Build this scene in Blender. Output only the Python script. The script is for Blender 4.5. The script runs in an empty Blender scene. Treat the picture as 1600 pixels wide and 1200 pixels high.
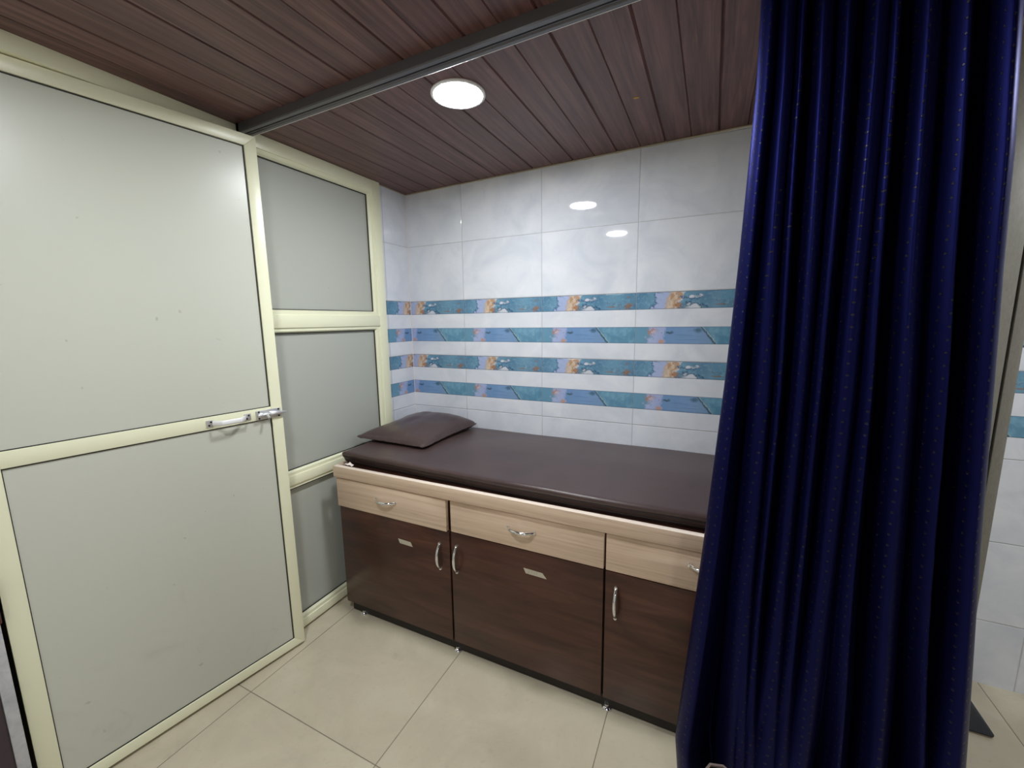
import bpy, bmesh, math, random
from mathutils import Vector, Matrix, noise
random.seed(7)
SC = bpy.context.scene
COL = SC.collection

# ------------------------------------------------------------------ camera
cam_d = bpy.data.cameras.new('camera')
cam_d.sensor_fit = 'HORIZONTAL'; cam_d.sensor_width = 36.0
cam_d.lens = 645.07 / 1600.0 * 36.0
cam_d.clip_start = 0.02
cam = bpy.data.objects.new('camera', cam_d); COL.objects.link(cam)
YAW, PITCH, ROLL = -0.448151, -0.151499, -0.013431
fw = Vector((math.sin(YAW) * math.cos(PITCH), math.cos(YAW) * math.cos(PITCH), math.sin(PITCH)))
rt = Vector((math.cos(YAW), -math.sin(YAW), 0)); up = rt.cross(fw)
r2 = rt * math.cos(ROLL) + up * math.sin(ROLL)
u2 = -rt * math.sin(ROLL) + up * math.cos(ROLL)
cam.matrix_world = Matrix(((r2.x, u2.x, -fw.x, 1.56712), (r2.y, u2.y, -fw.y, -1.92802),
                           (r2.z, u2.z, -fw.z, 1.33116), (0, 0, 0, 1)))
SC.camera = cam

# ------------------------------------------------------------------ world, exposure, lamp strength
w = bpy.data.worlds.new('world'); SC.world = w; w.use_nodes = True
w.node_tree.nodes['Background'].inputs[0].default_value = (0.5, 0.55, 0.6, 1)
w.node_tree.nodes['Background'].inputs[1].default_value = 0.02
vs = SC.view_settings
vs.view_transform = 'Standard'; vs.look = 'None'; vs.gamma = 1.0; vs.use_curve_mapping = False
vs.exposure = 0.97
LAMP = 112.0            # radiance of the round LED diffusers
LAMP_COL = (0.93, 0.97, 1.0, 1)
SC.cycles.max_bounces = 10; SC.cycles.diffuse_bounces = 6
SC.cycles.sample_clamp_indirect = 6.0

# ------------------------------------------------------------------ node helpers
def lin(r, g, b):
    f = lambda c: (c / 255 / 12.92) if c / 255 <= 0.04045 else ((c / 255 + 0.055) / 1.055) ** 2.4
    return (f(r), f(g), f(b), 1.0)

class V:
    """a socket with arithmetic"""
    def __init__(s, nt, sock): s.nt, s.s = nt, sock
    def _m(s, op, o=None, o2=None):
        n = s.nt.nodes.new('ShaderNodeMath'); n.operation = op
        for i, q in enumerate((s, o, o2)):
            if q is None: continue
            if isinstance(q, V): s.nt.links.new(q.s, n.inputs[i])
            else: n.inputs[i].default_value = q
        return V(s.nt, n.outputs[0])
    def __add__(s, o): return s._m('ADD', o)
    def __sub__(s, o): return s._m('SUBTRACT', o)
    def __mul__(s, o): return s._m('MULTIPLY', o)
    def __truediv__(s, o): return s._m('DIVIDE', o)
    def fract(s): return s._m('FRACT')
    def floor(s): return s._m('FLOOR')
    def abs(s): return s._m('ABSOLUTE')
    def min(s, o): return s._m('MINIMUM', o)
    def max(s, o): return s._m('MAXIMUM', o)
    def lt(s, o): return s._m('LESS_THAN', o)
    def gt(s, o): return s._m('GREATER_THAN', o)
    def sqrt(s): return s._m('SQRT')
    def inv(s): return V.const(s.nt, 1.0) - s
    def step(s, a, b):
        n = s.nt.nodes.new('ShaderNodeMapRange'); n.interpolation_type = 'SMOOTHSTEP'
        n.clamp = True
        s.nt.links.new(s.s, n.inputs['Value'])
        if a < b:
            v = (a, b, 0, 1)
        else:
            v = (b, a, 1, 0)
        for k, x in zip(('From Min', 'From Max', 'To Min', 'To Max'), v): n.inputs[k].default_value = x
        return V(s.nt, n.outputs['Result'])
    @staticmethod
    def const(nt, x):
        n = nt.nodes.new('ShaderNodeValue'); n.outputs[0].default_value = x
        return V(nt, n.outputs[0])

class Mat:
    def __init__(s, name, base=(0.5, 0.5, 0.5, 1), rough=0.5, metal=0.0, spec=0.5):
        s.m = bpy.data.materials.new(name); s.m.use_nodes = True
        s.nt = s.m.node_tree; s.b = s.nt.nodes['Principled BSDF']
        s.set('Base Color', base); s.set('Roughness', rough); s.set('Metallic', metal)
        s.set('Specular IOR Level', spec)
    def set(s, k, v):
        i = s.b.inputs[k]
        if isinstance(v, V): s.nt.links.new(v.s, i)
        else: i.default_value = v
    def xyz(s, kind='Object'):
        t = s.nt.nodes.new('ShaderNodeTexCoord'); x = s.nt.nodes.new('ShaderNodeSeparateXYZ')
        s.nt.links.new(t.outputs[kind], x.inputs[0])
        return [V(s.nt, o) for o in x.outputs]
    def vec(s, x, y, z=0.0):
        n = s.nt.nodes.new('ShaderNodeCombineXYZ')
        for i, q in enumerate((x, y, z)):
            if isinstance(q, V): s.nt.links.new(q.s, n.inputs[i])
            else: n.inputs[i].default_value = q
        return V(s.nt, n.outputs[0])
    def noise(s, vec, scale, detail=3.0, rough=0.5, dist=0.0):
        n = s.nt.nodes.new('ShaderNodeTexNoise')
        s.nt.links.new(vec.s, n.inputs['Vector'])
        n.inputs['Scale'].default_value = scale; n.inputs['Detail'].default_value = detail
        n.inputs['Roughness'].default_value = rough; n.inputs['Distortion'].default_value = dist
        return V(s.nt, n.outputs['Fac'])
    def ramp(s, fac, stops):
        n = s.nt.nodes.new('ShaderNodeValToRGB'); e = n.color_ramp.elements
        e[0].position, e[0].color = stops[0]; e[1].position, e[1].color = stops[-1]
        for p, c in stops[1:-1]:
            k = e.new(p); k.color = c
        s.nt.links.new(fac.s, n.inputs[0])
        return V(s.nt, n.outputs[0])
    def mix(s, fac, a, b):
        n = s.nt.nodes.new('ShaderNodeMix'); n.data_type = 'RGBA'
        for sock, q in ((n.inputs[0], fac), (n.inputs[6], a), (n.inputs[7], b)):
            if isinstance(q, V): s.nt.links.new(q.s, sock)
            else: sock.default_value = q
        return V(s.nt, n.outputs[2])
    def bump(s, h, dist=0.001, strength=1.0):
        n = s.nt.nodes.new('ShaderNodeBump'); n.inputs['Distance'].default_value = dist
        n.inputs['Strength'].default_value = strength
        s.nt.links.new(h.s, n.inputs['Height']); s.nt.links.new(n.outputs[0], s.b.inputs['Normal'])

# ------------------------------------------------------------------ materials
TILE_A, Z0 = 0.3591, 0.8469          # first grout line right of the corner; joint below the bands
def tile_material(name, axis, shift):
    M = Mat(name, rough=0.07, spec=0.5)
    x, y, z = M.xyz()
    h = x if axis == 'x' else y
    u = (h - shift) / 0.45; v = (z - Z0) / 0.30
    fu, fv = u.fract(), v.fract()
    cell = M.vec(u.floor(), v.floor(), 0.0)
    # marbling, a different piece of marble on every tile
    mv = M.vec(h + u.floor() * 3.7, z + v.floor() * 5.1, u.floor() * 1.3)
    n1 = M.noise(mv, 5.0, 5.0, 0.55, 0.8); n2 = M.noise(mv, 14.0, 4.0, 0.6, 1.5)
    base = M.ramp(n1, [(0.3, lin(208, 212, 222)), (0.5, lin(220, 223, 231)), (0.7, lin(229, 231, 237))])
    base = M.mix(n2.step(0.55, 0.75) * 0.25, base, lin(200, 206, 217))
    # the bands
    w2 = v * 2.0; g = (w2.fract() - 0.51) / 0.49
    inband = w2.fract().gt(0.51) * v.gt(0.0) * v.lt(2.0)
    kindA = ((v * 1.0).fract()).gt(0.5)        # upper band of a tile
    pv = M.vec(fu * 0.45, g * 0.073, 0.0)
    dn = M.noise(pv, 26.0, 5.0, 0.62, 0.4) - 0.5
    dn2 = M.noise(M.vec(fu * 0.45, g * 0.073, 4.0), 60.0, 4.0, 0.6, 0.3) - 0.5
    ds = M.noise(M.vec(fu * 0.06, g * 0.2, 9.0), 55.0, 4.0, 0.6) - 0.5       # horizontal streaks
    blue, blue2 = lin(86, 128, 158), lin(108, 152, 178)
    lil, rust, white = lin(168, 180, 216), lin(160, 112, 74), lin(218, 222, 230)
    teal = lin(104, 150, 176)
    ta = fu + dn * 0.26 + (g - 0.5) * -0.05
    A = M.ramp(ta, [(0.0, blue), (0.155, blue2), (0.175, lin(70, 104, 138)), (0.19, lil), (0.285, lil),
                    (0.305, lin(196, 170, 150)), (0.34, lin(214, 196, 176)), (0.37, lin(186, 140, 100)), (0.41, lin(205, 205, 208)), (0.425, blue2), (0.6, blue),
                    (0.8, blue2), (1.0, blue)])
    A = M.mix(dn2.step(0.02, 0.14) * 0.35, A, lin(140, 175, 196))
    wn = dn * 0.7 + dn2 * 0.8
    def blob(cx, cy, rx, ry, soft=0.5, wob=2.2, nn=dn):
        a = (fu - cx) / rx; b = (g - cy) / ry
        d = (a * a + b * b).sqrt() + nn * wob
        return d.step(1.0, 1.0 - soft)
    A = M.mix(blob(0.395, 0.22, 0.05, 0.26, 0.6, 3.2) * 0.85, A, lin(162, 112, 70))
    A = M.mix(blob(0.33, 0.7, 0.03, 0.3, 0.8) * 0.7, A, lin(176, 132, 92))
    A = M.mix(blob(0.505, 0.66, 0.095, 0.15, 0.3, 3.2, wn), A, lin(66, 102, 134))
    A = M.mix(blob(0.51, 0.68, 0.080, 0.12, 0.6, 3.2, wn) * 0.85, A, white)
    A = M.mix(blob(0.515, 0.10, 0.115, 0.36, 0.25, 2.8, wn), A, lin(52, 88, 116))
    A = M.mix(blob(0.505, 0.08, 0.100, 0.30, 0.7, 2.8, wn) * 0.85, A, white)
    for bx, by, rx, ry in ((0.93, 0.24, 0.05, 0.2), (0.93, 0.76, 0.035, 0.08), (0.78, 0.74, 0.02, 0.05), (0.73, 0.2, 0.07, 0.07)):
        A = M.mix(blob(bx, by, rx, ry, 0.7, 2.6) * 0.85, A, lin(142, 108, 84))
    line = (dn2 + (fu * 0.9) + (g * 0.35) - 0.83).abs().step(0.035, 0.0) * fu.gt(0.6) * g.lt(0.5)
    A = M.mix(line * 0.6, A, lin(100, 84, 84))
    tb = fu + dn * 0.30 + dn2 * 0.06
    B = M.ramp(tb, [(0.0, teal), (0.10, teal), (0.125, lin(120, 150, 178)), (0.15, lil), (0.27, lin(160, 172, 212)), (0.30, lin(112, 148, 192)),
                    (0.56, lin(122, 156, 198)), (0.64, lin(120, 152, 190)), (1.0, lin(108, 156, 182))])
    B = M.mix(ds.step(0.04, 0.2) * (fu.gt(0.3) * fu.lt(0.68)) * 0.7, B, lin(92, 122, 162))
    B = M.mix(blob(0.17, 0.72, 0.05, 0.26, 0.5, 3.2, wn), B, lin(172, 132, 116))
    B = M.mix(blob(0.18, 0.70, 0.034, 0.17, 0.4, 3.2, wn), B, lin(190, 176, 190))
    B = M.mix(blob(0.25, 0.10, 0.04, 0.22, 0.7, 3.2, wn), B, lin(186, 152, 140))
    B = M.mix(blob(0.31, 0.66, 0.045, 0.10, 0.6, 3.4, wn), B, lin(76, 98, 118))
    diag = fu + (g * 0.125) - 0.725 + dn2 * 0.05
    right = diag.gt(0.0) * fu.gt(0.5)
    B = M.mix(right, B, M.mix(dn.step(-0.1, 0.2), lin(94, 142, 170), lin(120, 166, 190)))
    B = M.mix(diag.abs().step(0.02, 0.0) * fu.gt(0.5), B, lin(64, 92, 108))
    B = M.mix((diag - 0.012).abs().step(0.008, 0.0) * fu.gt(0.5) * 0.8, B, lin(170, 190, 190))
    B = M.mix(blob(0.57, 0.78, 0.05, 0.2, 0.9, 1.6) * 0.8, B, lin(62, 96, 118))
    band = M.mix(kindA, B, A)
    edge = (g - 0.0).min(V.const(M.nt, 1.0) - g)
    band = M.mix(edge.step(0.05, 0.015) * 0.7, band, lin(84, 96, 118))
    col = M.mix(inband, base, band)
    gu = fu.min(V.const(M.nt, 1.0) - fu) * 0.45; gv = fv.min(V.const(M.nt, 1.0) - fv) * 0.30
    gr = gu.min(gv)
    joint = gr.lt(0.0011)
    col = M.mix(joint * 0.55, col, lin(150, 146, 142))
    M.set('Base Color', col)
    M.set('Roughness', joint * 0.5 + 0.035)
    wav = M.noise(M.vec(h * 1.0, z * 1.0, 3.0), 3.0, 1.0)
    relief = gr.step(0.0006, 0.0030) + edge.step(0.0, 0.06) * inband * 0.5 + wav * 0.25
    M.bump(relief, 0.0011, 1.0)
    return M.m

def plank_material():
    M = Mat('brown_wood_grain_pvc', rough=0.34, spec=0.45)
    x, y, z = M.xyz()
    k = ((x - 0.181) / 0.098).floor()
    v = M.vec(x * 60.0 + k * 7.3, y * 2.6 + k * 3.1, k * 1.7)
    g = M.noise(v, 1.0, 7.0, 0.62, 0.6)
    big = M.noise(M.vec(x * 8.0 + k * 2.0, y * 0.9, k), 1.0, 3.0)
    c = M.ramp(g, [(0.30, lin(74, 49, 49)), (0.5, lin(106, 75, 73)), (0.70, lin(130, 96, 93))])
    c = M.mix(big.step(0.45, 0.7) * 0.5, c, lin(88, 62, 59))
    M.set('Base Color', c)
    M.set('Roughness', g * 0.12 + 0.38)
    M.bump(g, 0.0004, 0.6)
    return M.m

def floor_material():
    M = Mat('beige_vitrified_tile', rough=0.2, spec=0.4)
    x, y, z = M.xyz()
    u = (x - 0.1154) / 0.6; v = (y + 1.1524) / 0.6
    fu, fv = u.fract(), v.fract()
    p = M.vec(x, y, u.floor() * 2.0 + v.floor() * 3.0)
    n = M.noise(p, 4.0, 5.0, 0.6, 0.8); n2 = M.noise(p, 55.0, 3.0, 0.6)
    c = M.ramp(n, [(0.3, lin(188, 178, 156)), (0.55, lin(199, 189, 166)), (0.75, lin(205, 197, 176))])
    c = M.mix(n2.step(0.55, 0.75) * 0.25, c, lin(172, 163, 142))
    dirt = M.noise(M.vec(x, y, 5.0), 9.0, 6.0, 0.7)
    c = M.mix(dirt.step(0.58, 0.75) * 0.3, c, lin(150, 140, 120))
    one = V.const(M.nt, 1.0)
    gr = (fu.min(one - fu)).min(fv.min(one - fv)) * 0.6
    j = gr.lt(0.0014)
    c = M.mix(j * 0.85, c, lin(112, 102, 86))
    M.set('Base Color', c)
    M.set('Roughness', n * 0.12 + j * 0.4 + 0.16)
    M.bump(gr.step(0.0006, 0.0025) + n2 * 0.02, 0.0008, 0.8)
    return M.m

def laminate(name, cols, rough, sx, sy, sz, spec=0.45, blotch=None):
    M = Mat(name, rough=rough, spec=spec)
    x, y, z = M.xyz()
    v = M.vec(x * sx, y * sy, z * sz)
    n = M.noise(v, 1.0, 6.0, 0.6, 0.9)
    c = M.ramp(n, [(0.28, cols[0]), (0.5, cols[1]), (0.74, cols[2])])
    if blotch:
        b = M.noise(M.vec(x * 2.6, y * 2.0, z * 7.0), 1.0, 4.0, 0.6, 0.6)
        c = M.mix(b.step(0.5, 0.72) * 0.75, c, blotch)
    M.set('Base Color', c)
    M.bump(n, 0.0002, 0.4)
    return M.m

def panel_material(name, base, scuff):
    M = Mat(name, base, 0.33, spec=0.45)
    x, y, z = M.xyz()
    n = M.noise(M.vec(x * 3.0, y * 3.0 + z * 1.2, z * 2.0), 2.6, 6.0, 0.65, 0.8)
    lowz = z.step(1.1, 0.0)
    m = n.step(0.58, 0.80) * 0.12 * (lowz + 0.3)
    n2 = M.noise(M.vec(x, y * 8.0 + z * 16.0, z * 5.0 - y * 4.0), 2.2, 5.0, 0.75)
    m = m + n2.step(0.66, 0.76) * 0.26 * (lowz * 1.3 + 0.02)
    sp = M.noise(M.vec(x, y, z), 34.0, 2.0, 0.5)
    m = m + sp.step(0.74, 0.78) * 0.3
    M.set('Base Color', M.mix(m.min(0.6), base, scuff))
    M.set('Roughness', n * 0.06 + 0.285)
    return M.m

def cream_material():
    M = Mat('cream_powder_coat', rough=0.3, spec=0.5)
    x, y, z = M.xyz()
    n = M.noise(M.vec(x, y, z), 22.0, 5.0, 0.7)
    c = M.mix(n.step(0.64, 0.78) * 0.35, lin(234, 233, 203), lin(176, 166, 136))
    M.set('Base Color', c)
    return M.m

def leatherette():
    M = Mat('dark_brown_leatherette', rough=0.42, spec=0.45)
    x, y, z = M.xyz()
    n = M.noise(M.vec(x, y, z), 7.0, 4.0, 0.6, 0.4); f = M.noise(M.vec(x, y, z), 420.0, 2.0)
    c = M.ramp(n, [(0.3, lin(63, 48, 47)), (0.7, lin(77, 60, 58))])
    M.set('Base Color', c); M.set('Roughness', n * 0.14 + 0.27)
    M.bump(f * 0.35 + n * 3.0, 0.0007, 0.55)
    return M.m

def velvet():
    M = Mat('navy_satin_with_woven_dots', rough=0.42, spec=0.12)
    t = M.nt.nodes.new('ShaderNodeUVMap'); sx = M.nt.nodes.new('ShaderNodeSeparateXYZ')
    M.nt.links.new(t.outputs[0], sx.inputs[0])
    u, v = V(M.nt, sx.outputs[0]), V(M.nt, sx.outputs[1])
    a = u / 0.019; row = a.floor()
    b = v / 0.023 + row * 0.5
    du = (a.fract() - 0.5) * 0.019; dv = (b.fract() - 0.5) * 0.023
    d = (du * du + dv * dv).sqrt()
    dot = d.step(0.0027, 0.0019)
    n = M.noise(M.vec(u * 700.0, v * 60.0, 0.0), 1.0, 2.0)
    base = M.mix(n, (0.0068, 0.0078, 0.060, 1), (0.0095, 0.0112, 0.082, 1))
    M.set('Base Color', M.mix(dot * 0.9, base, (0.034, 0.033, 0.046, 1)))
    M.set('Metallic', 0.85)
    M.set('Roughness', dot * -0.08 + 0.42)
    M.bump(dot.inv() + n * 0.1, 0.0009, 0.7)
    return M.m

MT = dict(
    tile=tile_material('white_marble_tile_with_blue_bands', 'x', TILE_A),
    tile_left=tile_material('white_marble_tile_return', 'y', -0.42 * 0.45),
    plank=plank_material(), floor=floor_material(), cream=cream_material(),
    panel=panel_material('grey_green_laminate_panel', lin(198, 199, 187), lin(112, 108, 96)),
    panel2=panel_material('pale_grey_laminate_panel', lin(176, 178, 169), lin(136, 134, 124)),
    darkwood=laminate('dark_walnut_laminate', (lin(56, 32, 24), lin(74, 45, 35), lin(92, 58, 45)), 0.3, 2.5, 8.0, 26.0, blotch=lin(52, 32, 27)),
    lightwood=laminate('light_oak_laminate', (lin(194, 167, 144), lin(216, 190, 166), lin(228, 205, 183)), 0.38, 1.6, 8.0, 60.0),
    edge=laminate('pale_edge_band', (lin(238, 220, 204), lin(244, 228, 212), lin(248, 234, 220)), 0.35, 2.0, 8.0, 60.0),
    leather=leatherette(), velvet=velvet(),
    seam=Mat('dark_seam', lin(30, 22, 22), 0.45).m,
    chrome=Mat('chrome', (0.82, 0.83, 0.85, 1), 0.1, 1.0).m,
    alu=Mat('satin_aluminium', (0.74, 0.74, 0.76, 1), 0.3, 0.85).m,
    gasket=Mat('black_rubber_gasket', lin(40, 38, 30), 0.6).m,
    screw=Mat('dark_screw', lin(42, 40, 38), 0.4, 0.5).m,
    track=Mat('grey_track', lin(98, 96, 98), 0.28, 0.35).m,
    track_dark=Mat('dark_track_channel', lin(48, 46, 48), 0.4, 0.2).m,
    black=Mat('black_plinth', lin(28, 22, 19), 0.55).m,
    tape=Mat('masking_tape', lin(196, 188, 170), 0.6).m,
    pencil=Mat('faded_pencil', lin(140, 138, 126), 0.7).m,
    wallpaint=Mat('off_white_paint', lin(232, 230, 224), 0.7).m,
    caulk=Mat('old_cream_sealant', lin(176, 166, 142), 0.6).m,
    plate=Mat('black_gloss_plate', lin(30, 31, 34), 0.22).m,
    plate_edge=Mat('tan_plate_edge', lin(150, 134, 118), 0.5).m,
    rim=Mat('tan_rim', lin(128, 112, 106), 0.5).m,
    granite=laminate('pale_grey_stone', (lin(160, 160, 164), lin(178, 178, 180), lin(192, 190, 190)), 0.4, 30.0, 30.0, 30.0),
    redwood=laminate('red_brown_wood', (lin(74, 34, 28), lin(96, 48, 40), lin(110, 60, 50)), 0.3, 20.0, 2.0, 20.0),
    glossdark=Mat('dark_plum_gloss', lin(58, 46, 54), 0.15).m,
    fleck=Mat('yellow_fleck', lin(198, 156, 60), 0.6).m,
    paper=Mat('white_paper', lin(236, 224, 216), 0.7).m,
    postmat=laminate('beige_grey_aluminium', (lin(124, 121, 112), lin(132, 129, 120), lin(139, 136, 127)), 0.4, 300.0, 20.0, 60.0),
    lampbody=Mat('white_lamp_body', lin(235, 235, 235), 0.4).m,
)
em = Mat('lit_led_diffuser', (1, 1, 1, 1), 0.5)
em.set('Emission Color', LAMP_COL); em.set('Emission Strength', LAMP)
MT['lamp'] = em.m

# ------------------------------------------------------------------ mesh helpers
class MB:
    def __init__(s): s.bm = bmesh.new()
    def box(s, x0, x1, y0, y1, z0, z1, bev=0.0, seg=2):
        t = bmesh.new(); bmesh.ops.create_cube(t, size=1.0)
        for v in t.verts:
            v.co = Vector(((x0 + x1) / 2 + v.co.x * (x1 - x0), (y0 + y1) / 2 + v.co.y * (y1 - y0), (z0 + z1) / 2 + v.co.z * (z1 - z0)))
        if bev > 0: bmesh.ops.bevel(t, geom=t.edges[:], offset=bev, segments=seg, affect='EDGES', profile=0.5)
        return s._add(t)
    def _add(s, t):
        me = bpy.data.meshes.new('t'); t.to_mesh(me); t.free(); s.bm.from_mesh(me); bpy.data.meshes.remove(me)
        return s
    def prism(s, pts, axis, a, b, bev=0.0):
        """2-D outline swept along an axis: 0 x (pts y,z), 1 y (pts x,z), 2 z (pts x,y)"""
        t = bmesh.new()
        def mk(p, q):
            return {0: (q, p[0], p[1]), 1: (p[0], q, p[1]), 2: (p[0], p[1], q)}[axis]
        A = [t.verts.new(mk(p, a)) for p in pts]; B = [t.verts.new(mk(p, b)) for p in pts]
        n = len(pts)
        t.faces.new(A); t.faces.new(B[::-1])
        for i in range(n): t.faces.new((A[i], B[i], B[(i + 1) % n], A[(i + 1) % n]))
        bmesh.ops.recalc_face_normals(t, faces=t.faces[:])
        if bev > 0: bmesh.ops.bevel(t, geom=t.edges[:], offset=bev, segments=2, affect='EDGES', profile=0.5)
        return s._add(t)
    def lathe(s, prof, c=(0, 0, 0), n=32, axis='z'):
        t = bmesh.new(); rings = []
        for r, h in prof:
            ring = []
            for i in range(n):
                a = 2 * math.pi * i / n
                p = (r * math.cos(a), r * math.sin(a), h)
                if axis == 'x': p = (h, p[0], p[1])
                if axis == 'y': p = (p[0], h, p[1])
                ring.append(t.verts.new((p[0] + c[0], p[1] + c[1], p[2] + c[2])))
            rings.append(ring)
        for A, B in zip(rings, rings[1:]):
            for i in range(n): t.faces.new((A[i], A[(i + 1) % n], B[(i + 1) % n], B[i]))
        t.faces.new(rings[0][::-1]); t.faces.new(rings[-1])
        bmesh.ops.recalc_face_normals(t, faces=t.faces[:])
        return s._add(t)
    def tube(s, pts, rads, n=12, flat=(1.0, 1.0), ref=(0, 0, 1)):
        t = bmesh.new(); rings = []; pts = [Vector(p) for p in pts]
        if not hasattr(rads, '__len__'): rads = [rads] * len(pts)
        for i, p in enumerate(pts):
            d = (pts[min(i + 1, len(pts) - 1)] - pts[max(i - 1, 0)]).normalized()
            r = Vector(ref)
            if abs(d.dot(r)) > 0.95: r = Vector((1, 0, 0)) if abs(d.x) < 0.9 else Vector((0, 1, 0))
            a = d.cross(r).normalized(); b = a.cross(d)
            rings.append([t.verts.new(p + (a * math.cos(q) * flat[0] + b * math.sin(q) * flat[1]) * rads[i]) for q in [2 * math.pi * k / n for k in range(n)]])
        for A, B in zip(rings, rings[1:]):
            for i in range(n): t.faces.new((A[i], A[(i + 1) % n], B[(i + 1) % n], B[i]))
        t.faces.new(rings[0][::-1]); t.faces.new(rings[-1])
        bmesh.ops.recalc_face_normals(t, faces=t.faces[:])
        return s._add(t)
    def grid(s, f, nu, nv):
        g = [[s.bm.verts.new(f(i / nu, j / nv)) for i in range(nu + 1)] for j in range(nv + 1)]
        for j in range(nv):
            for i in range(nu): s.bm.faces.new((g[j][i], g[j][i + 1], g[j + 1][i + 1], g[j + 1][i]))
        return s
    def build(s, name, mat, parent=None, smooth=True, local=False):
        """vertices are in world space unless local; the object sits at its own base centre"""
        bmesh.ops.remove_doubles(s.bm, verts=s.bm.verts[:], dist=1e-6)
        me = bpy.data.meshes.new(name)
        mats = mat if isinstance(mat, (list, tuple)) else [mat]
        for m in mats: me.materials.append(m)
        if smooth:
            for f in s.bm.faces: f.smooth = True
        s.bm.to_mesh(me); s.bm.free()
        if smooth:
            try: me.set_sharp_from_angle(angle=math.radians(35))
            except Exception: pass
        o = bpy.data.objects.new(name, me); COL.objects.link(o)
        if parent:
            o.parent = parent
            if not local:
                off = Vector((0, 0, 0)); q = parent
                while q: off += q.location; q = q.parent
                me.transform(Matrix.Translation(-off))
        return o

def tag(o, label, cat, group=None, kind=None):
    o['label'] = label; o['category'] = cat
    if group: o['group'] = group
    if kind: o['kind'] = kind
    return o
def empty(name, loc, rz=0.0):
    o = bpy.data.objects.new(name, None); COL.objects.link(o)
    o.location = loc; o.rotation_euler = (0, 0, rz); o.empty_display_size = 0.1
    return o

# ------------------------------------------------------------------ the setting
XL, XR, YF = -1.30, 3.90, -3.80
def ceil_z(x): return 2.027 + 0.017 * x
m = MB(); m.box(XL, XR, YF, 0.12, -0.06, 0.0)
tag(m.build('floor', MT['floor'], smooth=False), 'beige square floor tiles with thin dark joints', 'floor', kind='structure')

m = MB()
k0 = int((XL - 0.181) / 0.098) - 1; k1 = int((XR - 0.181) / 0.098) + 1
for k in range(k0, k1 + 1):
    xa = max(0.181 + 0.098 * k, XL); xb = min(0.181 + 0.098 * (k + 1), XR)
    if xb - xa < 0.01: continue
    ga = 0.0022 if k % 2 == 0 else 0.0013; gb = 0.0013 if k % 2 == 0 else 0.0022
    da = 0.006 if k % 2 == 0 else 0.0035; db = 0.0035 if k % 2 == 0 else 0.006
    za, zb = ceil_z(xa), ceil_z(xb)
    m.prism([(xa, za + 0.05), (xa, za + da), (xa + ga, za + da * 0.7), (xa + ga * 2, za), (xb - gb * 2, zb), (xb - gb, zb + db * 0.7), (xb, zb + db), (xb, zb + 0.05)], 1, YF, 0.12)
tag(m.build('ceiling', MT['plank'], smooth=False), 'brown wood-grain plank ceiling with dark grooves', 'ceiling', kind='structure')

m = MB(); m.box(0.0, XR, 0.0, 0.12, 0.0, 2.16)
tag(m.build('wall_back', MT['tile'], smooth=False), 'white tiled wall with four blue marbled bands behind the bed', 'wall', kind='structure')
m = MB(); m.box(-0.10, 0.0, -0.222, 0.12, 0.0, 2.16)
tag(m.build('wall_left', MT['tile_left'], smooth=False), 'narrow tiled return wall between cream partition and back wall', 'wall', kind='structure')
m = MB(); m.box(XR, XR + 0.1, YF, 0.12, 0.0, 2.2)
tag(m.build('wall_right', MT['wallpaint'], smooth=False), 'off-white wall at the far right, hidden behind the curtain', 'wall', kind='structure')
m = MB(); m.box(XL, XR, YF - 0.1, YF, 0.0, 2.2)
tag(m.build('wall_front', MT['wallpaint'], smooth=False), 'off-white wall behind the photographer', 'wall', kind='structure')
m = MB(); m.box(XL - 0.1, XL, YF, 0.12, 0.0, 2.2); m.box(XL, -0.10, 0.02, 0.12, 0.0, 2.2)
tag(m.build('wall_passage', MT['wallpaint'], smooth=False), 'off-white wall of the space behind the cream partition', 'wall', kind='structure')

# rough sealant along ceiling and tile
pts, rad = [], []
n = 150
for i in range(n + 1):
    x = 0.01 + i / n * 2.3
    q = noise.noise(Vector((x * 14, 2, 0))); pts.append((x, -0.0015, ceil_z(x) - 0.0012 + q * 0.001)); rad.append(0.0034 + 0.0034 * max(0, noise.noise(Vector((x * 22, 9, 1)))) )
m = MB(); m.tube(pts, rad, 8)
pts2 = [(0.0012, -0.222 + i * 0.0222, ceil_z(0) - 0.001 + 0.001 * noise.noise(Vector((i * 3.1, 0, 4)))) for i in range(11)]
m.tube(pts2, 0.003, 8)
tag(m.build('trim_1', MT['caulk']), 'thin uneven cream sealant line between planks and tiles', 'trim', kind='structure')
m = MB(); m.tube([(0.0015, -0.0015, 0.76), (0.0015, -0.0015, 2.03)], 0.0014, 6)
tag(m.build('trim_2', MT['paper']), 'thin white grout line up the tiled corner', 'trim', kind='structure')

# ------------------------------------------------------------------ cream aluminium partition
XP = 0.022
def cz(x=0.0): return ceil_z(0.0)
part = empty('partition', (0.0, -0.58, 0.0))
tag(part, 'fixed cream-framed partition with three grey panels beside the bed', 'partition')
cm = MT['cream']
Y0, Y1 = -0.925, -0.224         # left (door side) and right ends
m = MB(); m.box(-0.022, XP, Y1 - 0.050, Y1, 0.0, cz(), 0.0015); m.build('post', cm, part)
m = MB(); m.box(-0.022, XP, Y0, Y0 + 0.05, 0.0, cz(), 0.0015); m.build('post', cm, part)
def rail(z0, z1, name='rail'):
    m = MB(); m.box(-0.022, XP - 0.0005, Y0 + 0.05, Y1 - 0.05, z0, z1, 0.0015); return m.build(name, cm, part)
rail(cz() - 0.052, cz() - 0.0005); rail(1.315, 1.368); rail(0.662, 0.702); rail(0.012, 0.048)
XB = XP - 0.006
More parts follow.
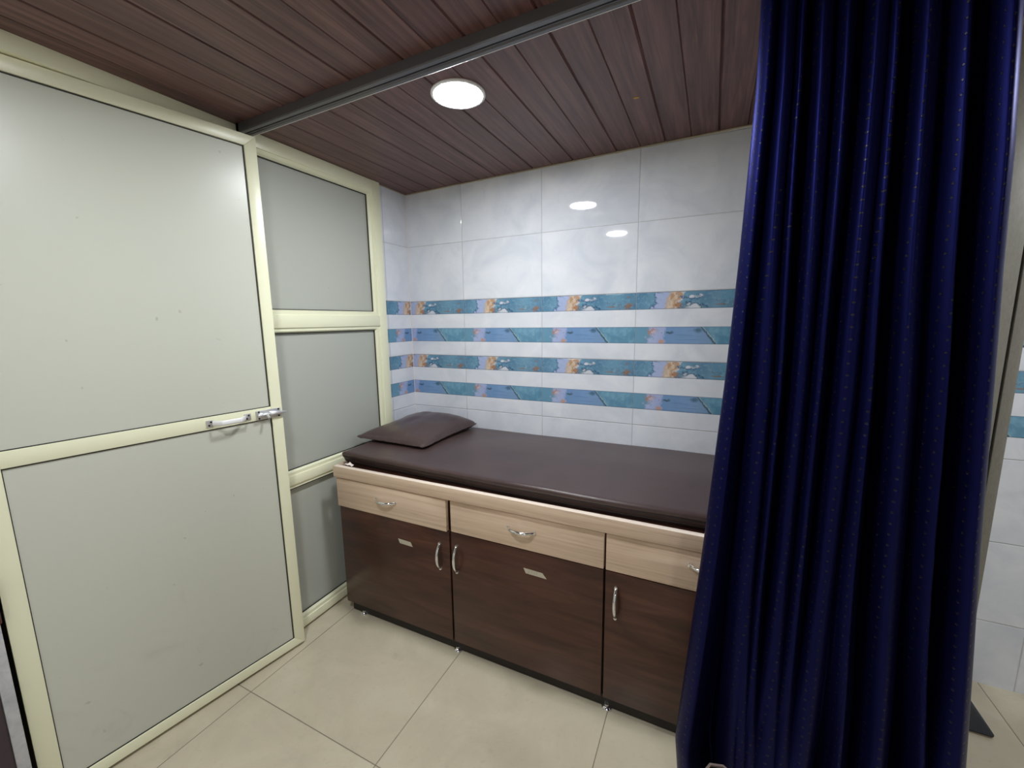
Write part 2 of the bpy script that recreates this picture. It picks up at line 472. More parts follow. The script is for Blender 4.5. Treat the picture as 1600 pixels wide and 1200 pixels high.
for (z0, z1) in ((0.048, 0.662), (0.702, 1.315), (1.368, cz() - 0.052)):
    a, b = Y0 + 0.05, Y1 - 0.05; t = 0.026
    gasket = MB()
    bead = MB()
    # sloped glazing bead round each panel, mitred at the corners: (x, inset from the frame)
    prof = [(XB, 0.0), (XB, 0.014), (XB - 0.010, 0.020), (-0.018, 0.020), (-0.018, 0.0)]
    t = 0.020
    bmb = bmesh.new(); loops = []
    for (yc, zc_, sy, sz) in ((a, z0, 1, 1), (b, z0, -1, 1), (b, z1, -1, -1), (a, z1, 1, -1)):
        loops.append([bmb.verts.new((x_, yc + sy * i_ * (1.3 if True else 1), zc_ + sz * i_)) for x_, i_ in prof])
    for q_ in range(4):
        A_, B_ = loops[q_], loops[(q_ + 1) % 4]
        for i_ in range(5): bmb.faces.new((A_[i_], A_[(i_ + 1) % 5], B_[(i_ + 1) % 5], B_[i_]))
    bmesh.ops.recalc_face_normals(bmb, faces=bmb.faces[:]); bead._add(bmb)
    t = 0.026
    bead.build('bead', cm, part)
    g = 0.0035; xg = XB - 0.012
    gasket.box(xg - 0.004, xg, a + t, b - t, z1 - 0.020 - g, z1 - 0.020); gasket.box(xg - 0.004, xg, a + t, b - t, z0 + 0.020, z0 + 0.020 + g)
    gasket.box(xg - 0.004, xg, b - t - g, b - t, z0 + 0.020, z1 - 0.020); gasket.box(xg - 0.004, xg, a + t, a + t + g, z0 + 0.020, z1 - 0.020)
    gasket.build('gasket', MT['gasket'], part, smooth=False)
    pm = MB(); pm.box(-0.014, -0.003, a + t - 0.004, b - t + 0.004, z0 + 0.016, z1 - 0.016); pm.build('panel', MT['panel2'], part, smooth=False)
# header above the doorway and hinge post
m = MB(); m.box(-0.022, XP, -1.70, Y0, cz() - 0.045, cz(), 0.0015); m.build('header', cm, part)
m = MB(); m.box(-0.085, -0.042, -1.70, -1.645, 0.0, cz() - 0.045, 0.0015); m.build('post', cm, part)

# partition carrying on past the doorway, towards the photographer (out of frame)
m = MB(); m.box(-0.085, -0.045, YF, -1.70, 0.0, cz())
tag(m.build('wall_entrance', MT['wallpaint'], smooth=False), 'wall past the door hinge, out of frame on the left', 'wall', kind='structure')

# ------------------------------------------------------------------ door, slightly open
TH = 0.161
door = empty('door_1', (-0.026, -1.6314, 0.0), -TH)
tag(door, 'wide cream-framed door with two grey panels standing slightly open', 'door', kind='structure')
DW, DZ0, DZ1 = 0.735, 0.012, 1.979
# local frame: y along the leaf from hinge to free edge, x out of its room face
T = 0.032
def dbox(name, y0, y1, z0, z1, x0=-T, x1=0.0, mat=cm, bev=0.0015):
    m = MB(); m.box(x0, x1, y0, y1, z0, z1, bev); return m.build(name, mat, door, local=True)
S = 0.042
def mitre_stile(name, ya, yi, inward):
    m = MB(); m.prism([(ya, DZ0), (yi, DZ0 + 0.036), (yi, DZ1 - 0.038), (ya, DZ1)], 0, -T, 0.0, 0.0012); return m.build(name, cm, door, local=True)
mitre_stile('stile', DW, DW - 0.040, -1); mitre_stile('stile', 0.0, 0.042, 1)
m = MB(); m.prism([(0.0, DZ1), (0.042, DZ1 - 0.038), (DW - 0.040, DZ1 - 0.038), (DW, DZ1)], 0, -T, 0.0, 0.0012); m.build('rail', cm, door, local=True)
m = MB(); m.prism([(0.0, DZ0), (0.042, DZ0 + 0.036), (DW - 0.040, DZ0 + 0.036), (DW, DZ0)], 0, -T, 0.0, 0.0012); m.build('rail', cm, door, local=True)
dbox('rail', 0.042, DW - 0.040, 0.980, 1.024, x1=-0.0006)
for z0, z1 in ((DZ0 + 0.036, 0.980), (1.024, DZ1 - 0.038)):
    ya, yb = 0.042, DW - 0.040
    m = MB(); g = 0.004
    m.box(-0.010, -0.004, yb - g, yb, z0, z1); m.box(-0.010, -0.004, ya, ya + g * 0.5, z0, z1)
    m.box(-0.010, -0.004, ya, yb, z1 - g * (0.9), z1); m.box(-0.010, -0.004, ya, yb, z0, z0 + g * 0.7)
    m.build('gasket', MT['gasket'], door, smooth=False, local=True)
    m = MB(); m.box(-0.018, -0.0065, ya - 0.004, yb + 0.004, z0 - 0.004, z1 + 0.004); m.build('panel', MT['panel'], door, smooth=False, local=True)
# bow handle
yh0, yh1, zh = DW - 0.245, DW - 0.120, 1.000
hp = MB()
bow = []
for i in range(25):
    t = i / 24; y = yh0 + 0.012 + (yh1 - yh0 - 0.024) * t
    bow.append((0.003 + 0.026 * min(1, math.sin(math.pi * t) * 1.6), y, zh))
hp.tube(bow, 0.0085, 10, flat=(1.0, 0.3), ref=(1, 0, 0))
ho = hp.build('handle', MT['lampbody'], door, local=True); ho['label'] = 'white bow handle'
for yc in (yh0 + 0.004, yh1 - 0.004):
    m = MB(); m.box(0.0, 0.0025, yc - 0.011, yc + 0.011, zh - 0.012, zh + 0.012, 0.001); m.build('foot_plate', MT['alu'], ho, local=True)
    for dz in (-0.005, 0.006):
        m = MB(); m.lathe([(0.0032, 0.0), (0.0032, 0.0015), (0.0016, 0.0025)], (0.0025, yc + dz * 0.6, zh + dz), 12, 'x'); m.build('screw', MT['screw'], ho, local=True)
# tower bolt latch
yl0, yl1, zl = DW - 0.096, DW - 0.008, 0.999
m = MB(); m.box(0.0, 0.003, yl0, yl1, zl - 0.017, zl + 0.017, 0.001)
lo = m.build('latch', MT['alu'], door, local=True); lo['label'] = 'bright aluminium tower bolt'
m = MB(); m.prism([(0.003, zl - 0.009), (0.015, zl - 0.006), (0.017, zl), (0.015, zl + 0.006), (0.003, zl + 0.009)], 1, yl0 + 0.045, yl1 - 0.003, 0.0008); m.build('guide', MT['alu'], lo, local=True)
m = MB(); m.prism([(0.003, zl - 0.009), (0.015, zl - 0.006), (0.017, zl), (0.015, zl + 0.006), (0.003, zl + 0.009)], 1, yl0 + 0.006, yl0 + 0.020, 0.0008); m.build('guide', MT['alu'], lo, local=True)
m = MB(); m.tube([(0.0105, yl0 + 0.004, zl), (0.0105, yl1 + 0.010, zl), (0.0105, yl1 + 0.017, zl)], [0.0052, 0.0052, 0.0025], 14); m.build('bolt', MT['alu'], lo, local=True)
m = MB(); m.tube([(0.0105, yl0 + 0.034, zl), (0.022, yl0 + 0.034, zl - 0.006), (0.030, yl0 + 0.034, zl - 0.012)], [0.005, 0.0045, 0.005], 12); m.build('knob', MT['alu'], lo, local=True)
for yc in (yl0 + 0.010, yl1 - 0.008):
    for zc in (zl - 0.0125, zl + 0.0125):
        m = MB(); m.lathe([(0.0033, 0.0), (0.0033, 0.0012), (0.0015, 0.002)], (0.003, yc, zc), 12, 'x'); m.build('screw', MT['screw'], lo, local=True)

# ------------------------------------------------------------------ curtain track on the ceiling
YT = -0.905
tr = empty('curtain_track', (1.2, YT, 2.0))
tag(tr, 'grey metal curtain track running across the plank ceiling', 'curtain track')
def track_prism(prof, xa, xb):
    m = MB(); A, B = [], []
    m2 = bmesh.new()
    for (y, dz) in prof:
        A.append(m2.verts.new((xa, y, ceil_z(xa) + dz))); B.append(m2.verts.new((xb, y, ceil_z(xb) + dz)))
    m2.faces.new(A); m2.faces.new(B[::-1]); n = len(prof)
    for i in range(n): m2.faces.new((A[i], B[i], B[(i + 1) % n], A[(i + 1) % n]))
    bmesh.ops.recalc_face_normals(m2, faces=m2.faces[:]); m._add(m2); return m
xa, xb = 0.024, 2.28
track_prism([(YT - 0.0215, 0), (YT - 0.0215, -0.026), (YT - 0.020, -0.030), (YT - 0.010, -0.030), (YT - 0.008, -0.027), (YT - 0.0025, -0.027), (YT - 0.0025, -0.024), (YT - 0.020, -0.024), (YT - 0.020, 0)], xa, xb).build('channel', MT['track'], tr, smooth=False)
track_prism([(YT + 0.020, 0), (YT + 0.020, -0.024), (YT + 0.0025, -0.024), (YT + 0.0025, -0.027), (YT + 0.008, -0.027), (YT + 0.010, -0.030), (YT + 0.020, -0.030), (YT + 0.0215, -0.026), (YT + 0.0215, 0)], xa, xb).build('channel', MT['track'], tr, smooth=False)
track_prism([(YT - 0.020, 0), (YT - 0.020, -0.006), (YT + 0.020, -0.006), (YT + 0.020, 0)], xa, xb).build('channel_roof', MT['track_dark'], tr, smooth=False)
m = MB(); m.tube([(xa + 0.02, YT + 0.0212, ceil_z(xa) - 0.0285), (xb, YT + 0.0212, ceil_z(xb) - 0.0285)], 0.0016, 8)  # white tube added to imitate the lamp's glare on the track edge
lo_ = m.build('glare_strip', MT['lampbody'], tr); lo_['label'] = 'thin white strip imitating lamp glare on the far edge'
track_prism([(YT - 0.0215, 0.0), (YT - 0.0215, -0.029), (YT + 0.0215, -0.029), (YT + 0.0215, 0.0)], xa - 0.001, xa + 0.012).build('end_cap', MT['track_dark'], tr, smooth=False)

# ------------------------------------------------------------------ curtain
def lerp_tab(tab, q):
    for (a, va), (b, vb) in zip(tab, tab[1:]):
        if q <= b or (b, vb) == tab[-1]:
            t = max(0.0, min(1.0, (q - a) / (b - a))); return va + (vb - va) * t
LE = [(0.05, 1.535), (0.142, 1.540), (0.24, 1.531), (0.36, 1.540), (0.556, 1.555), (0.827, 1.574), (1.185, 1.595), (1.462, 1.606), (1.771, 1.616), (2.03, 1.614)]
RE = [(0.05, 2.090), (0.422, 2.069), (0.903, 2.034), (1.404, 2.003), (1.598, 1.993), (1.832, 1.975), (2.03, 1.962)]
F_TOP = [-0.03, 0.065, 0.135, 0.21, 0.30, 0.395, 0.51, 0.585, 0.69, 0.83, 0.975, 1.03]
F_BOT = [-0.03, 0.075, 0.285, 0.335, 0.39, 0.44, 0.485, 0.625, 0.755, 0.895, 0.965, 1.03]
DEP = [0.03, 0.050, 0.045, 0.075, 0.050, 0.070, 0.035, 0.072, 0.052, 0.080, 0.03]
DEP_BOT = [0.03, 0.078, 0.010, 0.008, 0.012, 0.010, 0.070, 0.055, 0.075, 0.022, 0.03]
SK = [1.0, 0.8, 1.3, 0.75, 1.2, 0.9, 1.35, 0.8, 1.1, 0.75, 1.0]
Z_HEM, Z_TOP = 0.085, 2.021
def curtain_pt(s, z):
    q = (z - Z_HEM) / (Z_TOP - Z_HEM)
    xl, xr = lerp_tab(LE, z), lerp_tab(RE, z)
    ss = s + 0.012 * noise.noise(Vector((s * 5, z * 1.5, 3.0))) * min(1.0, s * 6, (1 - s) * 6)
    k_ = min(1.0, max(0.0, q * 1.08)) ** 0.75
    R = [b + (a - b) * k_ for a, b in zip(F_TOP, F_BOT)]
    i = 0
    while i < len(R) - 2 and ss > R[i + 1]: i += 1
    t = max(0.0, min(1.0, (ss - R[i]) / (R[i + 1] - R[i])))
    amp = (0.95 + 0.75 * (1 - q)) * (0.8 + 0.5 * noise.noise(Vector((i * 3.3, z * 0.9, 7))))
    kd = min(1.0, max(0.0, (q - 0.06) / 0.34)); kd = kd * kd * (3 - 2 * kd)
    d = (DEP_BOT[i] + (DEP[i] - DEP_BOT[i]) * kd) * amp * (0.5 - 0.5 * math.cos(2 * math.pi * (t ** SK[i]))) ** 0.68
    y = -0.935 + d + 0.012 * (1 - q) * noise.noise(Vector((s * 4, z * 2.0, 1.0)))
    x = xl + (xr - xl) * s + 0.010 * amp * math.sin(2 * math.pi * t)
    return Vector((x, y, z))
NU, NV = 520, 130
cm_ = MB()
bm = cm_.bm; uvl = bm.loops.layers.uv.new('UVMap')
grid = [[None] * (NU + 1) for _ in range(NV + 1)]; arc = [[0.0] * (NU + 1) for _ in range(NV + 1)]
for j in range(NV + 1):
    z = Z_HEM + (Z_TOP - Z_HEM) * j / NV
    for i in range(NU + 1):
        grid[j][i] = bm.verts.new(curtain_pt(i / NU, z))
mid = [0.0]
zm = 1.0
for i in range(NU): mid.append(mid[-1] + (curtain_pt((i + 1) / NU, zm) - curtain_pt(i / NU, zm)).length)
for j in range(NV):
    for i in range(NU):
        f = bm.faces.new((grid[j][i], grid[j][i + 1], grid[j + 1][i + 1], grid[j + 1][i]))
        for lp, (a, b) in zip(f.loops, ((i, j), (i + 1, j), (i + 1, j + 1), (i, j + 1))):
            lp[uvl].uv = (mid[a], Z_HEM + (Z_TOP - Z_HEM) * b / NV)
me = bpy.data.meshes.new('fabric'); bm.normal_update()
for f in bm.faces: f.smooth = True
bm.to_mesh(me); bm.free(); me.materials.append(MT['velvet'])
cur = empty('curtain', (1.8, -0.92, 0.0))
tag(cur, 'navy blue dotted satin curtain hanging in deep folds', 'curtain')
me.transform(Matrix.Translation((-1.8, 0.92, 0)))
fo = bpy.data.objects.new('fabric', me); COL.objects.link(fo); fo.parent = cur
sol = fo.modifiers.new('thickness', 'SOLIDIFY'); sol.thickness = 0.0014; sol.offset = 1.0
# runners that carry the heading in the track
for k in range(8):
    x = 1.64 + k * 0.044
    m = MB(); m.tube([(x, YT, Z_TOP - 0.012), (x, YT, ceil_z(x) - 0.02)], 0.003, 8); m.box(x - 0.006, x + 0.006, YT - 0.012, YT + 0.012, ceil_z(x) - 0.022, ceil_z(x) - 0.010, 0.001)
    m.build('runner', MT['lampbody'], cur)

# ------------------------------------------------------------------ ceiling lamps
def make_lamp(x, y, label):
    o = empty('ceiling_light', (x, y, ceil_z(x)))
    tag(o, label, 'ceiling light', 'round ceiling lights')
    m = MB(); m.lathe([(0.060, 0.001), (0.0860, 0.001), (0.0862, -0.003), (0.083, -0.0055), (0.078, -0.0055), (0.0765, -0.0040), (0.060, -0.0035)], n=64)
    m.build('rim', MT['lampbody'], o, local=True)
    m = MB(); m.lathe([(0.0765, -0.0042), (0.074, -0.0056), (0.060, -0.0066), (0.03, -0.0072), (0.001, -0.0074)], n=64)
    m.build('diffuser', MT['lamp'], o, local=True)
    return o
make_lamp(0.807, -0.711, 'round white LED light glowing on the plank ceiling above the bed')
make_lamp(2.950, -0.711, 'added round fill lamp, beyond the navy curtain and out of frame')  # unseen lamp added to brighten the area right of the curtain
make_lamp(2.250, -3.200, 'added round fill lamp, farthest behind the photographer and out of frame')  # unseen lamp added as fill for the lower door and drawers
make_lamp(0.820, -1.668, 'second round LED ceiling light, seen only as lower reflection in the tiles')

# ------------------------------------------------------------------ examination bed on cabinets
bed = empty('examination_bed', (1.0, -0.35, 0.0))
tag(bed, 'long two-tone wooden bed cabinet with drawers and dark doors', 'bed cabinet')
BX0, BX1, YD = 0.098, 1.905, -0.680
m = MB(); m.box(BX0, BX1, -0.655, -0.012, 0.047, 0.700)
m.build('carcass', MT['darkwood'], bed, smooth=False)
m = MB(); m.box(BX0 + 0.022, BX1 - 0.02, -0.667, -0.05, 0.004, 0.047); m.build('plinth', MT['black'], bed, smooth=False)
m = MB(); m.box(BX0 + 0.002, BX1 + 0.005, -0.700, -0.678, 0.662, 0.7105, 0.0012)
m.build('top_rail', MT['lightwood'], bed, smooth=True)
m = MB(); m.box(BX0 + 0.002, BX1 + 0.005, -0.6995, -0.6785, 0.7105, 0.7120, 0.0005)
eo = m.build('edge_band', MT['edge'], bed); eo['label'] = 'pale cut edge along the rail top'
m = MB(); m.box(BX0 - 0.003, BX0 + 0.002 - 0.0002, -0.700, -0.62, 0.662, 0.7105, 0.0008); m.build('rail_return', MT['lightwood'], bed)
def bow_handle(name, parent, c, length, axis, out=0.026, r=0.0056):
    """arched chrome pull; axis x for drawers, z for doors"""
    m = MB(); P, Rr = [], []
    N = 28
    for i in range(N + 1):
        t = i / N; a = (t - 0.5) * length
        o_ = out * (1 - abs(2 * t - 1) ** 2.6) + 0.0005
        P.append((c[0] + (a if axis == 'x' else 0), c[1] - o_, c[2] + (a if axis == 'z' else 0)))
        Rr.append(r * (0.85 + 0.35 * (1 - abs(2 * t - 1))))
    m.tube(P, Rr, 14, ref=(0, 1, 0))
    for s_ in (-0.5, 0.5):
        q = (c[0] + (s_ * length if axis == 'x' else 0), c[1], c[2] + (s_ * length if axis == 'z' else 0))
        m.lathe([(0.0075, 0.0), (0.0075, -0.003), (0.005, -0.007)], q, 16, 'y')
    o = m.build(name, MT['chrome'], parent); o['label'] = 'arched chrome pull handle'
    return o
units = [(0.098, 0.6805, -0.690), (0.6945, 1.2905, -0.680), (1.2975, 1.903, -0.680)]
dh = [(0.379, 0.596), (0.995, 0.597), (1.597, 0.606)]
doorh = [(0.640, 0.409), (0.719, 0.414), (1.333, 0.416)]
for k, (xa, xb, yf) in enumerate(units):
    m = MB(); m.box(xa, xb, yf, yf + 0.018, 0.5235, 0.6545 if k == 0 else 0.6505, 0.002)
    d = m.build('drawer', MT['lightwood'], bed)
    m = MB(); m.box(xa + 0.015, xb - 0.015, yf + 0.018, -0.656, 0.535, 0.640); m.build('drawer_box', MT['lightwood'], d, smooth=False)
    bow_handle('handle', d, (dh[k][0], yf, dh[k][1]), 0.102, 'x')
    m = MB(); m.box(xa if k != 1 else 0.6935, xb if k else 0.6855, YD, YD + 0.018, 0.047, 0.5205, 0.0015)
    d = m.build('door', MT['darkwood'], bed)
    m = MB(); m.box(xa + 0.03, xb - 0.03, YD + 0.018, -0.656, 0.07, 0.5); m.build('hinge_packer', MT['black'], d, smooth=False)
    bow_handle('handle', d, (doorh[k][0], YD, doorh[k][1]), 0.108, 'z', out=0.024)
    if k < 2:
        x0, z0, x1, z1, sl = ((0.426, 0.434, 0.502, 0.432, 0.010), (1.003, 0.453, 1.092, 0.451, 0.016))[k]
        h = 0.019
        m = MB()
        m.prism([(x0, z0), (x1 - sl, z1), (x1, z1 - h), (x0 + 0.009, z0 - h)], 1, YD - 0.0006, YD)
        to = m.build('tape_label', MT['tape'], d, smooth=False); to['label'] = 'slanted strip of masking tape with faint pencil'
# faint pencil scribbles on the tape strips (not legible in the photograph)
for d in [c for c in bed.children if c.name.startswith('door')][:2]:
    t = [c for c in d.children if c.name.startswith('tape')][0]
    xs = [v.co.x for v in t.data.vertices]; zs = [v.co.z for v in t.data.vertices]; y = min(v.co.y for v in t.data.vertices)
    off = Vector(bed.location)
    m = MB(); rnd = random.Random(int(sum(xs) * 1000))
    x = min(xs) + 0.018
    while x < max(xs) - 0.030:
        hh = 0.004 + rnd.random() * 0.003; zc = (max(zs) + min(zs)) / 2
        m.tube([(x, y - 0.0001, zc - hh), (x + 0.002, y - 0.0001, zc + hh), (x + 0.005, y - 0.0001, zc - hh * rnd.random())], 0.0005, 5)
        x += 0.009 + rnd.random() * 0.004
    m.build('pencil_mark', MT['pencil'], d, local=True)
for x in (0.187, 0.700, 1.309, 1.86):
    m = MB(); m.lathe([(0.016, 0.0), (0.017, 0.004), (0.014, 0.009), (0.008, 0.012), (0.008, 0.018)], (x, -0.668, 0.0), 20)
    fo_ = m.build('glide', MT['chrome'], bed); fo_['label'] = 'chrome levelling foot'

# ------------------------------------------------------------------ mattress
MX0, MX1, MY0, MY1, MZ0, MZ1 = 0.095, 1.895, -0.668, -0.006, 0.7005, 0.7620
def mat_pt(a, b):
    """closed section in y-z round the pad; a along x 0..1, b round the loop"""
    x = MX0 + (MX1 - MX0) * a
    bulge = 0.006 * math.exp(-((a - 0.5) / 0.22) ** 2) + 0.004 * noise.noise(Vector((x * 3.0, 0, 2)))
    hy, hz = (MY1 - MY0) / 2, (MZ1 - MZ0) / 2
    t = 2 * math.pi * b
    c, s_ = math.cos(t), math.sin(t)
    n = 0.13
    y = (abs(c) ** n) * (1 if c > 0 else -1) * hy; z = (abs(s_) ** (n * 1.6)) * (1 if s_ > 0 else -1) * hz
    return x, y, z, bulge
def round_pad(x0, x1, y0, y1, z0, z1, rr, nx=120, ny=44, wob=0.0, seed=0):
    """rounded slab: top and bottom grids joined by a half-round rim"""
    t = bmesh.new()
    def prof(u):  # distance from edge -> inset fraction
        return u
    ring = []
    per = []
    for i in range(nx): per.append((i / nx, 0.0))
    for i in range(ny): per.append((1.0, i / ny))
    for i in range(nx): per.append((1 - i / nx, 1.0))
    for i in range(ny): per.append((0.0, 1 - i / ny))
    return per
mt = empty('mattress', (1.0, -0.33, 0.700))
tag(mt, 'dark brown leatherette mattress pad lying on the wooden bed', 'mattress')
m = MB(); m.box(MX0, MX1, MY0, MY1, MZ0, MZ1)
bmesh.ops.bevel(m.bm, geom=[e for e in m.bm.edges if max(v.co.z for v in e.verts) > MZ1 - 1e-5 and min(v.co.z for v in e.verts) > MZ1 - 1e-5], offset=0.018, segments=6, affect='EDGES', profile=0.5)
m.bm.edges.ensure_lookup_table()
# slice so that the surface can sag a little
for k in range(1, 70): bmesh.ops.bisect_plane(m.bm, geom=m.bm.verts[:] + m.bm.edges[:] + m.bm.faces[:], plane_co=(MX0 + (MX1 - MX0) * k / 70, 0, 0), plane_no=(1, 0, 0))
for k in range(1, 24): bmesh.ops.bisect_plane(m.bm, geom=m.bm.verts[:] + m.bm.edges[:] + m.bm.faces[:], plane_co=(0, MY0 + (MY1 - MY0) * k / 24, 0), plane_no=(0, 1, 0))
for k in range(1, 5): bmesh.ops.bisect_plane(m.bm, geom=m.bm.verts[:] + m.bm.edges[:] + m.bm.faces[:], plane_co=(0, 0, MZ0 + 0.044 * k / 5), plane_no=(0, 0, 1))
def front_shift(x):
    return -0.012 * math.exp(-((x - 1.15) / 0.40) ** 2) + 0.004 * noise.noise(Vector((x * 5, 0, 0))) + 0.014 * math.exp(-((x - 0.1) / 0.25) ** 2)
for v in m.bm.verts:
    e = max(0.0, 1 - (v.co.y - MY0) / 0.12)
    up_ = (v.co.z - MZ0) / (MZ1 - MZ0)
    tuck = -0.032 * max(0.0, 1 - up_) ** 1.1
    v.co.y += e * (front_shift(v.co.x) - tuck)
    if up_ > 0.4:
        v.co.z += (0.0025 * noise.noise(Vector((v.co.x * 3.2, v.co.y * 4, 5))) - 0.010 * max(0, (v.co.y + 0.33) / 0.33) + 0.0035 * math.sin(math.pi * min(1, max(0, (v.co.y - MY0) / 0.66)))) * up_
m.build('cover', MT['leather'], mt)
for zc, dy in ((0.7375, 0.0045), (0.716, 0.0125)):
    P = []
    for k in range(121):
        x = MX0 + (MX1 - MX0) * k / 120
        up_ = (zc - MZ0) / (MZ1 - MZ0)
        P.append((x, MY0 + front_shift(x) + 0.032 * (1 - up_) ** 1.1 - 0.0006, zc + 0.002 * noise.noise(Vector((x * 4, zc * 30, 0)))))
    m = MB(); m.tube(P, 0.0021, 8); po = m.build('piping', MT['seam'], mt); po['label'] = 'dark seam along the mattress front'

# ------------------------------------------------------------------ pillow
pil = empty('pillow', (0.235, -0.262, 0.757))
pil.rotation_euler = (0, 0, 0)
tag(pil, 'dark brown leatherette pillow at the head of the bed', 'pillow')
PW, PL, PH = 0.208, 0.240, 0.074     # half width x, half length y, half height
def pil_pt(u, v, sgn):
    a, b = 2 * u - 1, 2 * v - 1
    # corners pull out, sides pull in
    pin = 1 - 0.055 * (1 - abs(a) ** 2.2)
    pin2 = 1 - 0.075 * (1 - abs(b) ** 2.2)
    x = a * PW * pin2; y = b * PL * pin
    h = ((1 - abs(a) ** 2.4) * (1 - abs(b) ** 2.6)) ** 0.5
    fat = 0.62 + 0.50 * (b * 0.5 + 0.5) + 0.10 * a
    z = sgn * PH * h * fat * (1.0 if sgn > 0 else 0.62)
    # rounded corners
    k = max(0.0, abs(a) + abs(b) - 1.72) / 0.28
    x *= 1 - 0.045 * k * k; y *= 1 - 0.045 * k * k
    e = max(abs(a), abs(b))
    wr = noise.noise(Vector((a * 2.0, b * 2.2, 4.0 + sgn))) * 0.008 * h + noise.noise(Vector((a * 7.0 + b * 3, b * 2.5, 2.0))) * 0.0035 * h * e
    ew = (1 - min(1, h * 2.2)) * 0.004 * noise.noise(Vector((a * 9, b * 9, 1)))
    return x, y, z + wr + ew
bm = bmesh.new(); N1, N2 = 48, 56
for sgn in (1, -1):
    g = [[bm.verts.new(pil_pt(i / N1, j / N2, sgn)) for i in range(N1 + 1)] for j in range(N2 + 1)]
    for j in range(N2):
        for i in range(N1):
            q = (g[j][i], g[j][i + 1], g[j + 1][i + 1], g[j + 1][i])
            bm.faces.new(q if sgn > 0 else q[::-1])
bmesh.ops.remove_doubles(bm, verts=bm.verts[:], dist=2e-4)
for v in bm.verts:
    # flatten the underside on the mattress; lean the back end up on the return wall a little
    v.co.z = max(v.co.z, -0.018) + 0.0205
    if v.co.x < -0.10: v.co.z -= 0.0
    v.co.z += 0.016 * max(0, -v.co.x / PW) ** 1.5 * 0.3
mb = MB(); mb.bm.free(); mb.bm = bm
mb.build('cushion', MT['leather'], pil, local=True)
per = []
for i in range(N1): per.append((i / N1, 0))
for j in range(N2): per.append((1, j / N2))
for i in range(N1): per.append((1 - i / N1, 1))
for j in range(N2 + 1): per.append((0, 1 - j / N2))
P = []
for (u_, v_) in per:
    x, y, z = pil_pt(u_, v_, 1); P.append((x * 1.004, y * 1.004, z + 0.0205 + 0.016 * max(0, -x / PW) ** 1.5 * 0.3))
m = MB(); m.tube(P, 0.0026, 8); m.build('piping', MT['leather'], pil, local=True)
pil.location.z = 0.7585

# crumpled paper tucked between rail and mattress
bm = bmesh.new()
pa = MB()
def pap(u, v):
    x = 0.135 + 0.050 * u; y = -0.677 + 0.014 * v
    return Vector((x, y, 0.7135 + 0.010 * (1 - abs(2 * u - 1)) * (0.6 + 0.4 * math.sin(9 * u + 3 * v)) + 0.003 * v))
bm.free()
pa.grid(pap, 14, 4)
po = pa.build('paper_scrap', MT['paper']); so = po.modifiers.new('thickness', 'SOLIDIFY'); so.thickness = 0.0006
tag(po, 'small crumpled white scrap tucked at the left end of the bed rail', 'paper scrap')

# ------------------------------------------------------------------ right hand side
ps = empty('partition_post', (2.26, -0.30, 0.0))
tag(ps, 'tall grey grooved aluminium post right of the navy curtain', 'post')
zc_ = ceil_z(2.2)
m = MB(); m.box(2.150, 2.2965, -0.330, -0.275, 0.0, zc_, 0.0015); m.build('post_face', MT['postmat'], ps)
m = MB(); m.box(2.3030, 2.3270, -0.330, -0.275, 0.0, zc_, 0.0015); m.build('post_face', MT['postmat'], ps)
m = MB(); m.box(2.2965, 2.3030, -0.300, -0.280, 0.0, zc_); m.build('groove', MT['screw'], ps, smooth=False)
m = MB(); m.tube([(2.272, -0.331, 0.0), (2.228, -0.331, zc_)], 0.0013, 6); lo_ = m.build('pale_line', MT['caulk'], ps); lo_['label'] = 'thin pale line up the post'  # thin pale tube running up the post's front face

def rrect(x0, x1, y0, y1, r, n=6):
    P = []
    for cx_, cy_, a0 in ((x1 - r, y1 - r, 0), (x0 + r, y1 - r, 90), (x0 + r, y0 + r, 180), (x1 - r, y0 + r, 270)):
        for k in range(n + 1):
            a = math.radians(a0 + 90 * k / n); P.append((cx_ + r * math.cos(a), cy_ + r * math.sin(a)))
    return P
fp = empty('floor_plate', (2.30, -0.16, 0.0))
tag(fp, 'thin black glossy plate on the floor behind the grey post', 'floor plate')
m = MB(); m.prism(rrect(2.165, 2.447, -0.266, -0.06, 0.012), 2, 0.006, 0.011, 0.001); m.build('top', MT['plate'], fp)
m = MB(); m.prism(rrect(2.168, 2.444, -0.264, -0.063, 0.012), 2, 0.0, 0.006, 0.001); eo = m.build('edge', MT['plate_edge'], fp); eo['label'] = 'tan lower edge'

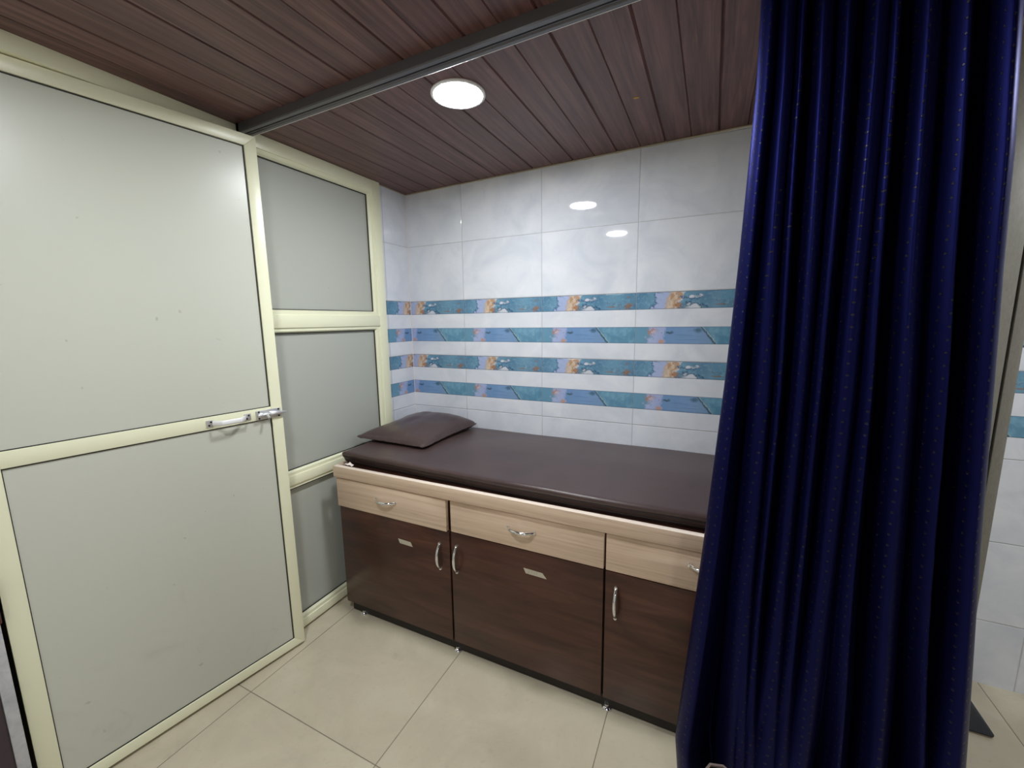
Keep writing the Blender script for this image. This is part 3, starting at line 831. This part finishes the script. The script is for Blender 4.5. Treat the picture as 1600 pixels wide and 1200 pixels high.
# small bin in front of the curtain, only its rim inside the frame
bn = empty('waste_bin', (1.643, -1.018, 0.0), math.radians(17))
tag(bn, 'small dark octagonal bin with tan rim before the curtain hem', 'bin')
m = MB()
ph = math.pi / 8
def octo(r): return [(r * math.cos(ph + math.pi / 4 * k), r * math.sin(ph + math.pi / 4 * k)) for k in range(8)]
bm = bmesh.new(); rings = []
for r, z in ((0.024, 0.0), (0.030, 0.0), (0.0365, 0.292), (0.034, 0.292), (0.028, 0.006), (0.001, 0.006)):
    rings.append([bm.verts.new((x, y, z)) for x, y in octo(r)])
for A, B in zip(rings, rings[1:]):
    for i in range(8): bm.faces.new((A[i], A[(i + 1) % 8], B[(i + 1) % 8], B[i]))
bm.faces.new(rings[0][::-1]); bmesh.ops.recalc_face_normals(bm, faces=bm.faces[:])
m._add(bm); m.build('body', MT['black'], bn, smooth=False, local=True)
bm = bmesh.new(); rings = []
for r, z in ((0.0342, 0.2922), (0.0395, 0.2922), (0.0395, 0.2965), (0.0342, 0.2965), (0.0342, 0.2922)):
    rings.append([bm.verts.new((x, y, z)) for x, y in octo(r)])
for A, B in zip(rings, rings[1:]):
    for i in range(8): bm.faces.new((A[i], A[(i + 1) % 8], B[(i + 1) % 8], B[i]))
bmesh.ops.remove_doubles(bm, verts=bm.verts[:], dist=1e-5); bmesh.ops.recalc_face_normals(bm, faces=bm.faces[:])
m = MB(); m._add(bm); ro = m.build('rim', MT['rim'], bn, smooth=False, local=True); ro['label'] = 'tan rim'

# ------------------------------------------------------------------ cabinet sliver left of the door
sc = empty('side_cabinet', (0.2, -1.95, 0.0))
sc.location = (0.15, -1.9, 0.0)
tag(sc, 'grey-edged cabinet with red-brown top at far left beside the door', 'cabinet')
m = MB(); m.box(-0.040, 0.0, -1.668, -1.645, 0.0, 0.598, 0.001); m.build('side_panel', MT['granite'], sc)
m = MB(); m.box(-0.041, 0.004, -2.30, -1.642, 0.5985, 0.70, 0.002); m.build('top', MT['redwood'], sc)
m = MB(); m.box(-0.041, -0.004, -2.30, -1.6685, 0.0, 0.598, 0.001); m.build('front', MT['glossdark'], sc)

# yellow fleck on the ceiling
x, y = 1.305, -0.414
m = MB(); m.prism([(x - 0.010, y - 0.002), (x - 0.002, y - 0.006), (x + 0.008, y - 0.003), (x + 0.009, y + 0.004), (x, y + 0.005), (x - 0.008, y + 0.004)], 2, ceil_z(x) - 0.0012, ceil_z(x) + 0.0002)
tag(m.build('paint_fleck', MT['fleck'], smooth=False), 'tiny yellow fleck stuck on a ceiling plank', 'fleck')
